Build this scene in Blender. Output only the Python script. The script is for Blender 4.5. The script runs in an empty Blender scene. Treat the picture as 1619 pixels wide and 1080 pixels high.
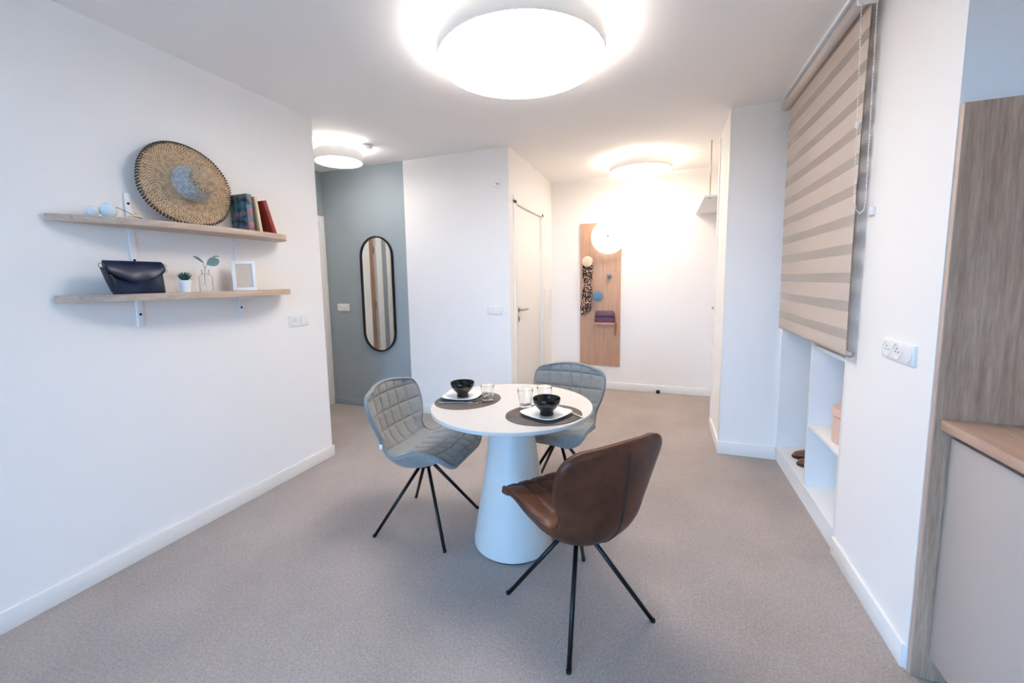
import bpy, bmesh, math, random
import numpy as np
from mathutils import Vector, Matrix

random.seed(7)
S = bpy.context.scene
COL = S.collection
PI = math.pi

# ------------------------------------------------------------------ camera, world, light
H = 1.334
F, YAW, PITCH, ROLL = 650.0, 0.3611264713, 0.1074711913, -0.0164452516
CX, CY = 802.025, 514.163
cam_d = bpy.data.cameras.new('camera')
cam = bpy.data.objects.new('camera', cam_d)
COL.objects.link(cam)
cam_d.sensor_width = 36.0
cam_d.sensor_fit = 'HORIZONTAL'
cam_d.lens = F / 1619 * 36
cam_d.shift_x = (809.5 - CX) / 1619
cam_d.shift_y = -(540.0 - CY) / 1619
cam_d.clip_start = 0.05
fwd = Vector((-math.sin(YAW) * math.cos(PITCH), math.cos(YAW) * math.cos(PITCH), -math.sin(PITCH)))
rgt = Vector((math.cos(YAW), math.sin(YAW), 0))
up_ = rgt.cross(fwd)
r2 = math.cos(ROLL) * rgt + math.sin(ROLL) * up_
u2 = -math.sin(ROLL) * rgt + math.cos(ROLL) * up_
cam.matrix_world = Matrix(((r2.x, u2.x, -fwd.x, 0), (r2.y, u2.y, -fwd.y, 0), (r2.z, u2.z, -fwd.z, H), (0, 0, 0, 1)))
S.camera = cam

S.view_settings.view_transform = 'Standard'
S.view_settings.look = 'None'
S.view_settings.gamma = 1
S.view_settings.use_curve_mapping = False
S.view_settings.exposure = 0.76
try:
    S.cycles.max_bounces = 16
    S.cycles.diffuse_bounces = 9
except Exception:
    pass

W = bpy.data.worlds.new('world')
S.world = W
W.use_nodes = True
bgn = W.node_tree.nodes['Background']
# clear-sky daylight above the horizon, dim ground below it
wt = W.node_tree
wc = wt.nodes.new('ShaderNodeTexCoord')
wsep = wt.nodes.new('ShaderNodeSeparateXYZ')
wr = wt.nodes.new('ShaderNodeValToRGB')
wt.links.new(wc.outputs['Generated'], wsep.inputs[0])
wmap = wt.nodes.new('ShaderNodeMapRange')
wmap.inputs['From Min'].default_value = -0.06
wmap.inputs['From Max'].default_value = 0.06
wt.links.new(wsep.outputs['Z'], wmap.inputs['Value'])
wt.links.new(wmap.outputs['Result'], wr.inputs['Fac'])
wr.color_ramp.elements[0].color = (0.050, 0.060, 0.065, 1)
wr.color_ramp.elements[1].color = (0.24, 0.55, 1.0, 1)
wt.links.new(wr.outputs['Color'], bgn.inputs[0])
bgn.inputs[1].default_value = 12.0

# window portal: the opening in the wall behind the camera
WIN = dict(x0=-1.70, x1=0.05, z0=0.06, z1=2.30, y=-1.00)
pl = bpy.data.lights.new('daylight_portal', 'AREA')
pl.shape = 'RECTANGLE'
pl.size = WIN['x1'] - WIN['x0']
pl.size_y = WIN['z1'] - WIN['z0']
pl.cycles.is_portal = True
po = bpy.data.objects.new('daylight_portal', pl)
COL.objects.link(po)
po.location = ((WIN['x0'] + WIN['x1']) / 2, WIN['y'] - 0.02, (WIN['z0'] + WIN['z1']) / 2)
po.rotation_euler = (PI / 2, 0, PI)   # faces +Y, into the room

# strengths of the lamps the room has
LAMP_MAIN, LAMP_CORR, LAMP_HALL, LAMP_GLOBE = 10.0, 11.5, 11.5, 1.9
COL_MAIN, COL_WARM = (1.0, 0.91, 0.85), (1.0, 0.85, 0.71)

# ------------------------------------------------------------------ helpers
def lin(c):
    return tuple((v / 12.92 if v <= 0.04045 else ((v + 0.055) / 1.055) ** 2.4) for v in (x / 255 for x in c))


class NT:
    def __init__(s, name):
        s.m = bpy.data.materials.new(name)
        s.m.use_nodes = True
        s.n = s.m.node_tree.nodes
        s.l = s.m.node_tree.links
        s.b = s.n['Principled BSDF']
        s.out = s.n['Material Output']

    def add(s, t, **kw):
        nd = s.n.new(t)
        for k, v in kw.items():
            if k in nd.inputs:
                nd.inputs[k].default_value = v
            else:
                setattr(nd, k, v)
        return nd

    def link(s, a, b):
        s.l.new(a, b)

    def coords(s, kind='Object', scale=(1, 1, 1)):
        tc = s.add('ShaderNodeTexCoord')
        mp = s.add('ShaderNodeMapping')
        mp.inputs['Scale'].default_value = scale
        s.link(tc.outputs[kind], mp.inputs['Vector'])
        return mp.outputs['Vector']

    def ramp(s, fac, stops):
        r = s.add('ShaderNodeValToRGB')
        e = r.color_ramp.elements
        while len(e) < len(stops):
            e.new(0.5)
        for i, (p, c) in enumerate(stops):
            e[i].position = p
            e[i].color = (*c, 1)
        s.link(fac, r.inputs['Fac'])
        return r.outputs['Color']

    def bump(s, h, strength=0.2, dist=0.002):
        b = s.add('ShaderNodeBump')
        b.inputs['Strength'].default_value = strength
        b.inputs['Distance'].default_value = dist
        s.link(h, b.inputs['Height'])
        s.link(b.outputs['Normal'], s.b.inputs['Normal'])


def m_plain(name, c, rough=0.5, metal=0.0, noise=None, bump=None, var=0.06, coat=0.0, spec=None):
    t = NT(name)
    c = lin(c)
    t.b.inputs['Roughness'].default_value = rough
    t.b.inputs['Metallic'].default_value = metal
    t.b.inputs['Coat Weight'].default_value = coat
    if spec is not None:
        t.b.inputs['Specular IOR Level'].default_value = spec
    v = t.coords()
    nz = t.add('ShaderNodeTexNoise', Scale=noise or 30.0, Detail=4.0)
    t.link(v, nz.inputs['Vector'])
    t.link(t.ramp(nz.outputs['Fac'], [(0.25, tuple(x * (1 - var) for x in c)), (0.75, tuple(min(1, x * (1 + var)) for x in c))]), t.b.inputs['Base Color'])
    if bump:
        t.bump(nz.outputs['Fac'], bump[0], bump[1])
    return t.m


def m_wood(name, dark, light, scale=(1, 1, 1), rough=0.45, grain=14.0, knots=False):
    """grain runs along the axis with the small scale"""
    t = NT(name)
    t.b.inputs['Roughness'].default_value = rough
    v = t.coords('Object', scale)
    n1 = t.add('ShaderNodeTexNoise', Scale=grain, Detail=6.0, Roughness=0.6, Distortion=0.4)
    t.link(v, n1.inputs['Vector'])
    n2 = t.add('ShaderNodeTexNoise', Scale=grain * 5, Detail=3.0, Roughness=0.7)
    t.link(v, n2.inputs['Vector'])
    mx = t.add('ShaderNodeMix', data_type='FLOAT')
    mx.inputs[0].default_value = 0.4
    t.link(n1.outputs['Fac'], mx.inputs[2])
    t.link(n2.outputs['Fac'], mx.inputs[3])
    fac = mx.outputs[0]
    d, l = lin(dark), lin(light)
    mid = tuple((a + b) / 2 for a, b in zip(d, l))
    t.link(t.ramp(fac, [(0.3, d), (0.5, mid), (0.68, l)]), t.b.inputs['Base Color'])
    t.bump(n2.outputs['Fac'], 0.15, 0.0008)
    return t.m


def m_emit(name, c, s):
    t = NT(name)
    e = t.add('ShaderNodeEmission')
    e.inputs['Color'].default_value = (*c, 1)
    e.inputs['Strength'].default_value = s
    t.link(e.outputs[0], t.out.inputs['Surface'])
    return t.m


M = {}
# wall paint with a faint roller texture
def m_paint(name, c, rough=0.75):
    t = NT(name)
    t.b.inputs['Roughness'].default_value = rough
    t.b.inputs['Specular IOR Level'].default_value = 0.25
    v = t.coords()
    n1 = t.add('ShaderNodeTexNoise', Scale=1.3, Detail=3.0)
    t.link(v, n1.inputs['Vector'])
    cl = lin(c)
    t.link(t.ramp(n1.outputs['Fac'], [(0.3, tuple(x * 0.985 for x in cl)), (0.7, cl)]), t.b.inputs['Base Color'])
    n2 = t.add('ShaderNodeTexNoise', Scale=260.0, Detail=2.0)
    t.link(v, n2.inputs['Vector'])
    t.bump(n2.outputs['Fac'], 0.05, 0.001)
    return t.m


M['paint'] = m_paint('white_wall_paint', (245, 243, 240))
M['ceil'] = m_paint('ceiling_paint', (243, 240, 237), 0.85)
M['blue'] = m_paint('grey_blue_wall_paint', (156, 167, 173))
M['trim'] = m_plain('white_lacquer', (240, 238, 234), 0.4, noise=8, var=0.01)
M['white'] = m_plain('white_plastic', (238, 237, 234), 0.35, noise=8, var=0.01)
M['carcass'] = m_plain('white_melamine', (236, 235, 232), 0.5, noise=6, var=0.012)
M['table'] = m_plain('white_table_lacquer', (206, 203, 198), 0.35, noise=5, var=0.01)
M['steel_white'] = m_plain('white_powder_coat', (240, 242, 244), 0.4, noise=20, var=0.01)
M['black'] = m_plain('black_metal', (16, 17, 18), 0.42, 0.3, noise=60, var=0.1)
M['hole'] = m_plain('dark_hole', (18, 18, 18), 0.8, noise=60, var=0.1)
M['chrome'] = m_plain('brushed_steel', (176, 172, 166), 0.28, 1.0, noise=90, var=0.06)
M['cutlery'] = m_plain('polished_cutlery_steel', (222, 220, 216), 0.22, 1.0, noise=60, var=0.03)
M['shelf'] = m_wood('light_oak_shelf', (168, 140, 120), (214, 194, 176), (9, 0.7, 9), 0.5, 6)
M['board'] = m_wood('oak_coat_board', (180, 140, 114), (208, 172, 146), (9, 9, 0.5), 0.5, 6)
M['panel'] = m_wood('grey_brown_wood_panel', (148, 117, 96), (208, 177, 152), (5, 5, 0.28), 0.5, 10)
M['pedge'] = m_wood('pale_panel_edge', (178, 154, 136), (208, 186, 170), (6, 6, 0.5), 0.5, 8)
M['counter'] = m_wood('oak_worktop', (172, 140, 120), (208, 178, 158), (7, 0.6, 7), 0.4, 7)
M['front'] = m_plain('greige_cabinet_front', (190, 181, 175), 0.55, noise=220, var=0.03)
M['brown_door'] = m_wood('brown_door_edge', (140, 104, 80), (172, 134, 104), (9, 9, 0.5), 0.5, 8)
M['ceramic'] = m_plain('white_porcelain', (240, 240, 238), 0.15, noise=8, var=0.01, coat=0.3)
M['bowl'] = m_plain('black_glazed_ceramic', (8, 11, 12), 0.10, noise=40, var=0.2, coat=0.15, spec=0.4)
M['pot'] = m_plain('white_pot', (236, 240, 240), 0.4, noise=20, var=0.01)
M['leaf'] = m_plain('dark_succulent_leaf', (36, 84, 76), 0.5, noise=60, var=0.3)
M['euc'] = m_plain('eucalyptus_leaf', (96, 132, 130), 0.6, noise=70, var=0.2)
M['stem'] = m_plain('plant_stem', (92, 96, 84), 0.7, noise=70, var=0.2)
M['frost'] = m_plain('pale_frosted_glass', (214, 228, 234), 0.25, noise=30, var=0.03, coat=0.5)
M['tan'] = m_plain('tan_leather', (150, 98, 56), 0.5, noise=90, var=0.15, bump=(0.2, 0.001))
M['shoe'] = m_plain('brown_shoe_leather', (110, 66, 42), 0.4, noise=60, var=0.2, bump=(0.2, 0.001))
M['sole'] = m_plain('dark_shoe_sole', (52, 36, 28), 0.7, noise=60, var=0.1)
M['pinkbox'] = m_plain('blush_card', (224, 190, 172), 0.7, noise=40, var=0.03)
M['knobw'] = m_wood('pale_ash_knob', (226, 196, 164), (244, 220, 192), (6, 6, 1.2), 0.5, 14)
M['knobb'] = m_plain('blue_painted_knob', (88, 132, 158), 0.5, noise=40, var=0.05)
M['knobg'] = m_plain('slate_painted_knob', (96, 112, 130), 0.5, noise=40, var=0.05)
M['pages'] = m_wood('book_pages', (214, 200, 176), (236, 226, 204), (60, 60, 2), 0.8, 6)
M['cream'] = m_plain('cream_book_cover', (226, 206, 168), 0.55, noise=60, var=0.04)
M['redbook'] = m_plain('dark_red_book_cover', (134, 38, 30), 0.5, noise=90, var=0.22)
M['darkgap'] = m_plain('dark_shadow_gap', (40, 36, 34), 0.8, noise=40, var=0.05)
M['toe'] = m_plain('grey_toe_kick', (120, 112, 106), 0.6, noise=40, var=0.05)
M['seam'] = m_plain('dark_seam_thread', (36, 30, 28), 0.7, noise=80, var=0.1)

# carpet
t = NT('loop_pile_carpet')
t.b.inputs['Roughness'].default_value = 0.95
t.b.inputs['Specular IOR Level'].default_value = 0.1
t.b.inputs['Sheen Weight'].default_value = 0.15
v = t.coords()
n1 = t.add('ShaderNodeTexVoronoi', Scale=210.0)
n2 = t.add('ShaderNodeTexNoise', Scale=110.0, Detail=4.0, Roughness=0.7)
n3 = t.add('ShaderNodeTexNoise', Scale=2.2, Detail=3.0)
for n in (n1, n2, n3):
    t.link(v, n.inputs['Vector'])
mx = t.add('ShaderNodeMix', data_type='FLOAT')
mx.inputs[0].default_value = 0.75
t.link(n1.outputs['Distance'], mx.inputs[2])
t.link(n2.outputs['Fac'], mx.inputs[3])
mx2 = t.add('ShaderNodeMix', data_type='FLOAT')
mx2.inputs[0].default_value = 0.25
t.link(mx.outputs[0], mx2.inputs[2])
t.link(n3.outputs['Fac'], mx2.inputs[3])
ca, cb = lin((140, 130, 124)), lin((190, 178, 171))
t.link(t.ramp(mx2.outputs[0], [(0.3, ca), (0.7, cb)]), t.b.inputs['Base Color'])
t.bump(mx.outputs[0], 0.6, 0.004)
M['carpet'] = t.m

# tweed upholstery
def m_tweed(name, a, b):
    t = NT(name)
    t.b.inputs['Roughness'].default_value = 0.9
    t.b.inputs['Sheen Weight'].default_value = 0.25
    t.b.inputs['Specular IOR Level'].default_value = 0.15
    v = t.coords()
    n1 = t.add('ShaderNodeTexNoise', Scale=420.0, Detail=3.0, Roughness=0.8)
    t.link(v, n1.inputs['Vector'])
    t.link(t.ramp(n1.outputs['Fac'], [(0.3, lin(a)), (0.7, lin(b))]), t.b.inputs['Base Color'])
    t.bump(n1.outputs['Fac'], 0.35, 0.0012)
    return t.m


M['tweed'] = m_tweed('grey_tweed', (92, 95, 96), (170, 171, 168))

def m_leather(name, a, b, rough=0.42):
    t = NT(name)
    t.b.inputs['Specular IOR Level'].default_value = 0.35
    t.b.inputs['Roughness'].default_value = rough
    v = t.coords()
    n1 = t.add('ShaderNodeTexNoise', Scale=9.0, Detail=5.0)
    n2 = t.add('ShaderNodeTexVoronoi', Scale=420.0)
    t.link(v, n1.inputs['Vector'])
    t.link(v, n2.inputs['Vector'])
    t.link(t.ramp(n1.outputs['Fac'], [(0.3, lin(a)), (0.7, lin(b))]), t.b.inputs['Base Color'])
    t.bump(n2.outputs['Distance'], 0.15, 0.0008)
    return t.m


M['brown'] = m_leather('brown_leather', (62, 33, 21), (98, 55, 34))
M['navy'] = m_leather('navy_leather', (10, 24, 52), (32, 48, 74), 0.34)
M['navyd'] = m_leather('navy_leather_edge', (10, 18, 36), (20, 32, 54), 0.4)

# croc purple bag
t = NT('purple_croc_leather')
t.b.inputs['Roughness'].default_value = 0.35
v = t.coords('Object', (1, 1, 1.6))
vo = t.add('ShaderNodeTexVoronoi', Scale=55.0, feature='DISTANCE_TO_EDGE')
t.link(v, vo.inputs['Vector'])
t.link(t.ramp(vo.outputs['Distance'], [(0.02, lin((70, 34, 48))), (0.2, lin((136, 84, 104)))]), t.b.inputs['Base Color'])
t.bump(vo.outputs['Distance'], 0.5, 0.003)
M['croc'] = t.m

# floral scarf
t = NT('dark_floral_scarf_cloth')
t.b.inputs['Roughness'].default_value = 0.85
v = t.coords()
vo = t.add('ShaderNodeTexVoronoi', Scale=105.0)
t.link(v, vo.inputs['Vector'])
wn = t.add('ShaderNodeSeparateColor')
t.link(vo.outputs['Color'], wn.inputs[0])
c1 = t.ramp(wn.outputs[0], [(0.0, lin((22, 20, 24))), (0.55, lin((36, 30, 34))), (0.6, lin((196, 150, 130))), (0.8, lin((226, 206, 186))), (0.9, lin((40, 34, 38)))])
t.n[c1.node.name].color_ramp.interpolation = 'CONSTANT'
t.link(c1, t.b.inputs['Base Color'])
M['scarf'] = t.m

# floral book cover
t = NT('floral_book_cover')
t.b.inputs['Roughness'].default_value = 0.4
v = t.coords()
n1 = t.add('ShaderNodeTexNoise', Scale=26.0, Detail=3.0)
t.link(v, n1.inputs['Vector'])
t.link(t.ramp(n1.outputs['Fac'], [(0.36, lin((24, 24, 44))), (0.46, lin((40, 88, 106))), (0.55, lin((80, 134, 146))), (0.60, lin((150, 70, 78))), (0.68, lin((196, 130, 142))), (0.75, lin((60, 40, 60)))]), t.b.inputs['Base Color'])
M['floral'] = t.m

# pressed-flower print
t = NT('pressed_flower_print')
t.b.inputs['Roughness'].default_value = 0.3
v = t.coords('Object', (1, 1, 0.5))
n1 = t.add('ShaderNodeTexNoise', Scale=90.0, Detail=5.0, Roughness=0.7)
t.link(v, n1.inputs['Vector'])
t.link(t.ramp(n1.outputs['Fac'], [(0.35, lin((214, 206, 190))), (0.5, lin((204, 192, 174))), (0.56, lin((212, 184, 176))), (0.62, lin((222, 212, 160))), (0.7, lin((170, 150, 128)))]), t.b.inputs['Base Color'])
M['print'] = t.m

# straw weave from (angle, radius) uv
def m_straw(name, dark, light):
    t = NT(name)
    t.b.inputs['Roughness'].default_value = 0.75
    tc = t.add('ShaderNodeTexCoord')
    sp = t.add('ShaderNodeSeparateXYZ')
    t.link(tc.outputs['UV'], sp.inputs[0])
    # plait number = floor(v), herringbone inside a plait
    def mth(op, a, b=None):
        n = t.add('ShaderNodeMath', operation=op)
        for i, q in enumerate((a, b)):
            if q is None:
                continue
            if isinstance(q, (int, float)):
                n.inputs[i].default_value = q
            else:
                t.link(q, n.inputs[i])
        return n.outputs[0]
    vv = mth('MULTIPLY', sp.outputs['Y'], 1.0)
    fr = mth('FRACT', vv)
    tri = mth('ABSOLUTE', mth('SUBTRACT', fr, 0.5))           # 0 in the middle of a plait
    row = mth('FLOOR', vv)
    ph = mth('ADD', mth('ADD', sp.outputs['X'], mth('MULTIPLY', tri, 1.6)), mth('MULTIPLY', row, 0.37))
    st = mth('ABSOLUTE', mth('SUBTRACT', mth('FRACT', ph), 0.5))
    nz = t.add('ShaderNodeTexNoise', Scale=60.0, Detail=3.0)
    t.link(tc.outputs['Object'], nz.inputs['Vector'])
    h = mth('ADD', mth('MULTIPLY', st, 1.1), mth('MULTIPLY', nz.outputs['Fac'], 0.75))
    t.link(t.ramp(h, [(0.3, lin(dark)), (0.52, lin(tuple((a + b) / 2 for a, b in zip(dark, light)))), (0.85, lin(light))]), t.b.inputs['Base Color'])
    t.bump(h, 0.9, 0.004)
    return t.m


M['straw'] = m_straw('natural_straw_weave', (96, 74, 54), (212, 186, 154))
M['strawg'] = m_straw('grey_straw_weave', (110, 110, 112), (216, 217, 218))

# woven placemat
t = NT('woven_taupe_placemat')
t.b.inputs['Roughness'].default_value = 0.7
v = t.coords()
w1 = t.add('ShaderNodeTexChecker', Scale=330.0)
t.link(v, w1.inputs['Vector'])
t.link(t.ramp(w1.outputs['Fac'], [(0.0, lin((62, 56, 50))), (1.0, lin((112, 102, 92)))]), t.b.inputs['Base Color'])
t.bump(w1.outputs['Fac'], 0.4, 0.001)
M['mat'] = t.m

# glass
def m_glass(name, rough=0.0, col=(1, 1, 1)):
    t = NT(name)
    g = t.add('ShaderNodeBsdfGlass', Roughness=rough, IOR=1.45)
    nz = t.add('ShaderNodeTexNoise', Scale=5.0)
    t.link(t.coords(), nz.inputs['Vector'])
    t.link(t.ramp(nz.outputs['Fac'], [(0.2, tuple(c * 0.985 for c in col)), (0.8, col)]), g.inputs['Color'])
    t.link(g.outputs[0], t.out.inputs['Surface'])
    return t.m


M['glass'] = m_glass('clear_glass')
t = NT('window_pane_glass')
tr = t.add('ShaderNodeBsdfTransparent')
gl = t.add('ShaderNodeBsdfGlossy', Roughness=0.02)
mxs = t.add('ShaderNodeMixShader')
mxs.inputs[0].default_value = 0.06
t.link(tr.outputs[0], mxs.inputs[1])
t.link(gl.outputs[0], mxs.inputs[2])
t.link(mxs.outputs[0], t.out.inputs['Surface'])
M['pane'] = t.m
t = NT('mirror_silver')
t.b.inputs['Metallic'].default_value = 1.0
t.b.inputs['Roughness'].default_value = 0.015
t.b.inputs['Base Color'].default_value = (0.86, 0.87, 0.87, 1)
M['mirror'] = t.m

# blind fabrics
def m_fabric(name, c, see):
    t = NT(name)
    v = t.coords('Object', (1, 1, 3))
    n1 = t.add('ShaderNodeTexNoise', Scale=180.0, Detail=2.0)
    t.link(v, n1.inputs['Vector'])
    cl = lin(c)
    colr = t.ramp(n1.outputs['Fac'], [(0.3, tuple(x * 0.93 for x in cl)), (0.7, cl)])
    d = t.add('ShaderNodeBsdfDiffuse')
    tl = t.add('ShaderNodeBsdfTranslucent')
    t.link(colr, d.inputs['Color'])
    t.link(colr, tl.inputs['Color'])
    m1 = t.add('ShaderNodeMixShader')
    m1.inputs[0].default_value = 0.18
    t.link(d.outputs[0], m1.inputs[1])
    t.link(tl.outputs[0], m1.inputs[2])
    o = m1.outputs[0]
    if see > 0:
        trn = t.add('ShaderNodeBsdfTransparent')
        m2 = t.add('ShaderNodeMixShader')
        m2.inputs[0].default_value = see
        t.link(o, m2.inputs[1])
        t.link(trn.outputs[0], m2.inputs[2])
        o = m2.outputs[0]
    t.link(o, t.out.inputs['Surface'])
    return t.m


M['band'] = m_fabric('beige_opaque_blind_band', (220, 207, 196), 0.0)
M['sheer'] = m_fabric('beige_sheer_blind_band', (224, 212, 202), 0.52)
M['tube'] = m_plain('beige_roller_tube_cloth', (212, 198, 188), 0.6, noise=150, var=0.03)

# ------------------------------------------------------------------ geometry
def link(o, parent=None):
    COL.objects.link(o)
    if parent:
        o.parent = parent
    return o


def tag(o, label=None, cat=None, group=None, kind=None):
    if label: o['label'] = label
    if cat: o['category'] = cat
    if group: o['group'] = group
    if kind: o['kind'] = kind
    return o


def thing(name, label, cat, loc=(0, 0, 0), rz=0, group=None, parent=None):
    o = bpy.data.objects.new(name, None)
    o.empty_display_size = 0.05
    link(o, parent)
    o.location = loc
    o.rotation_euler = (0, 0, rz)
    return tag(o, label, cat, group)


def pd(name, V, Fc, mat, parent=None, smooth=False, uv=None):
    me = bpy.data.meshes.new(name)
    me.from_pydata([tuple(map(float, p)) for p in V], [], Fc)
    me.materials.append(M[mat] if isinstance(mat, str) else mat)
    if uv is not None:
        ul = me.uv_layers.new(name='UVMap')
        for lp in me.loops:
            ul.data[lp.index].uv = uv[lp.vertex_index]
    me.update()
    if smooth:
        for p in me.polygons:
            p.use_smooth = True
    return link(bpy.data.objects.new(name, me), parent)


def frombm(name, bm, mat, parent=None, smooth=False):
    bmesh.ops.recalc_face_normals(bm, faces=bm.faces)
    me = bpy.data.meshes.new(name)
    bm.to_mesh(me)
    bm.free()
    me.materials.append(M[mat] if isinstance(mat, str) else mat)
    if smooth:
        for p in me.polygons:
            p.use_smooth = True
        try:
            me.set_sharp_from_angle(angle=math.radians(40))
        except Exception:
            pass
    return link(bpy.data.objects.new(name, me), parent)


def addbox(bm, b, bev=0.0, seg=2):
    x0, x1, y0, y1, z0, z1 = b
    r = bmesh.ops.create_cube(bm, size=1.0)
    for v in r['verts']:
        v.co = Vector((x0 + (v.co.x + .5) * (x1 - x0), y0 + (v.co.y + .5) * (y1 - y0), z0 + (v.co.z + .5) * (z1 - z0)))
    if bev > 0:
        es = list({e for v in r['verts'] for e in v.link_edges})
        bmesh.ops.bevel(bm, geom=es, offset=bev, segments=seg, profile=0.5, affect='EDGES')


def box(name, b, mat, parent=None, bev=0.0, seg=2):
    bm = bmesh.new()
    addbox(bm, b, bev, seg)
    return frombm(name, bm, mat, parent, smooth=bev > 0)


def boxes(name, bs, mat, parent=None, bev=0.0):
    bm = bmesh.new()
    for b in bs:
        addbox(bm, b, bev)
    return frombm(name, bm, mat, parent, smooth=bev > 0)


def lathe(name, prof, mat, parent=None, seg=40, closed=False, axis='z', org=(0, 0, 0), fn=None, smooth=True):
    """prof: list of (r, h)"""
    V, Fc = [], []
    n = len(prof)
    for r, h in prof:
        for k in range(seg):
            a = 2 * PI * k / seg
            p = Vector((r * math.cos(a), r * math.sin(a), h))
            if fn:
                p = fn(p, r, h, a)
            if axis == 'x':
                p = Vector((p.z, p.x, p.y))
            elif axis == '-x':
                p = Vector((-p.z, p.x, p.y))
            elif axis == '-y':
                p = Vector((p.x, -p.z, p.y))
            V.append(p + Vector(org))
    for i in range(n - 1 + (1 if closed else 0)):
        j = (i + 1) % n
        for k in range(seg):
            k2 = (k + 1) % seg
            Fc.append((i * seg + k, i * seg + k2, j * seg + k2, j * seg + k))
    bm = bmesh.new()
    bv = [bm.verts.new(p) for p in V]
    for f in Fc:
        try:
            bm.faces.new([bv[q] for q in f])
        except Exception:
            pass
    if not closed:
        for i in (0, n - 1):
            if prof[i][0] > 1e-6:
                try:
                    bm.faces.new([bv[i * seg + k] for k in range(seg)])
                except Exception:
                    pass
    bmesh.ops.remove_doubles(bm, verts=bm.verts, dist=1e-6)
    return frombm(name, bm, mat, parent, smooth=smooth)


def tube_data(pts, rad, seg=8, closed=False):
    pts = [Vector(p) for p in pts]
    n = len(pts)
    rads = rad if isinstance(rad, (list, tuple)) else [rad] * n
    V, Fc = [], []
    prev = None
    for i, p in enumerate(pts):
        a = pts[(i - 1) % n] if (closed or i > 0) else p
        b = pts[(i + 1) % n] if (closed or i < n - 1) else p
        d = (b - a).normalized()
        if prev is None:
            q = d.cross(Vector((0, 0, 1)))
            if q.length < 1e-3:
                q = d.cross(Vector((1, 0, 0)))
        else:
            q = prev - d * prev.dot(d)
        q.normalize()
        prev = q
        w = d.cross(q)
        for k in range(seg):
            t_ = 2 * PI * k / seg
            V.append(p + (q * math.cos(t_) + w * math.sin(t_)) * rads[i])
    m = n if closed else n - 1
    for i in range(m):
        j = (i + 1) % n
        for k in range(seg):
            k2 = (k + 1) % seg
            Fc.append((i * seg + k, i * seg + k2, j * seg + k2, j * seg + k))
    if not closed:
        Fc.append(tuple(range(seg - 1, -1, -1)))
        Fc.append(tuple((n - 1) * seg + k for k in range(seg)))
    return V, Fc


def tube(name, pts, rad, mat, parent=None, seg=8, closed=False):
    V, Fc = tube_data(pts, rad, seg, closed)
    return pd(name, V, Fc, mat, parent, smooth=True)


def prism(name, outline, h0, h1, mat, parent=None, axis='z', bev=0.0, smooth=True):
    """extrude a 2-D outline. axis z: (x,y)->z ; axis y: (x,z) along y ; axis x: (y,z) along x"""
    bm = bmesh.new()
    def P(a, b, h):
        return {'z': (a, b, h), 'y': (a, h, b), 'x': (h, a, b)}[axis]
    lo = [bm.verts.new(P(a, b, h0)) for a, b in outline]
    hi = [bm.verts.new(P(a, b, h1)) for a, b in outline]
    f0 = bm.faces.new(lo)
    f1 = bm.faces.new(hi)
    n = len(outline)
    for i in range(n):
        bm.faces.new((lo[i], lo[(i + 1) % n], hi[(i + 1) % n], hi[i]))
    if bev > 0:
        bmesh.ops.recalc_face_normals(bm, faces=bm.faces)
        es = list(set(f0.edges) | set(f1.edges))
        bmesh.ops.bevel(bm, geom=es, offset=bev, segments=2, profile=0.5, affect='EDGES')
    return frombm(name, bm, mat, parent, smooth=smooth)


def struct(o):
    o['kind'] = 'structure'
    return o


def copy_tree(o, parent=None):
    c = o.copy()
    COL.objects.link(c)
    c.parent = parent
    for ch in list(o.children):
        copy_tree(ch, c)
    return c


# ------------------------------------------------------------------ the room
ZC = 2.51
XL, YL = -2.38, 2.40            # left wall face, its far end
XR = 0.80                       # right wall face
YP = 3.53                       # partition face
XH = -1.30                      # left side of the hall
YB = 5.04                       # hall back wall
YC, XCL = 3.39, 0.43            # closet pier
XE = -3.42                      # corridor end
struct(box('floor', (-3.7, 1.8, -3.35, 5.25, -0.06, 0), 'carpet'))
struct(box('ceiling', (-3.7, 1.8, -3.35, 5.25, ZC, ZC + 0.06), 'ceil'))
struct(box('wall_left', (XL - 0.15, XL, -1.15, YL, 0, ZC), 'paint'))
struct(box('wall_corridor', (XE - 0.15, XL - 0.15, YL - 0.15, YL, 0, ZC), 'blue'))
DE0, DE1 = 2.560, 3.525           # corridor end door
w = struct(boxes('wall_corridor_end', [(XE - 0.15, XE, YL, DE0, 0, ZC), (XE - 0.15, XE, DE1, YP, 0, ZC), (XE - 0.15, XE, DE0, DE1, 2.05, ZC)], 'blue'))
XS = -2.395                     # where the blue paint stops
struct(box('wall_mirror', (XE - 0.15, XS, YP, YP + 0.15, 0, ZC), 'blue'))
struct(box('wall_partition', (XS, XH, YP, YP + 0.15, 0, ZC), 'paint'))
DH0, DH1 = 3.72, 4.56           # hall door leaf
w = struct(boxes('wall_hall', [(XH - 0.15, XH, YP + 0.15, DH0 - 0.04, 0, ZC), (XH - 0.15, XH, DH1 + 0.03, YB, 0, ZC), (XH - 0.15, XH, DH0 - 0.04, DH1 + 0.03, 2.08, ZC)], 'paint'))
struct(box('wall_back', (XH - 0.15, 1.40, YB, YB + 0.15, 0, ZC), 'paint'))
struct(box('wall_closet', (XCL, 1.40, YC, 3.98, 0, ZC), 'paint'))
struct(box('wall_closet_right', (1.25, 1.40, 3.98, YB, 0, ZC), 'paint'))
struct(box('wall_right', (XR, 1.75, 1.65, 2.285, 0, ZC), 'paint'))
struct(box('wall_alcove', (1.42, 1.57, 2.285, YC, 0, ZC), 'paint'))
struct(box('wall_kitchen', (1.60, 1.75, -3.35, 1.65, 0, ZC), 'paint'))
yw = WIN['y']
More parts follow.
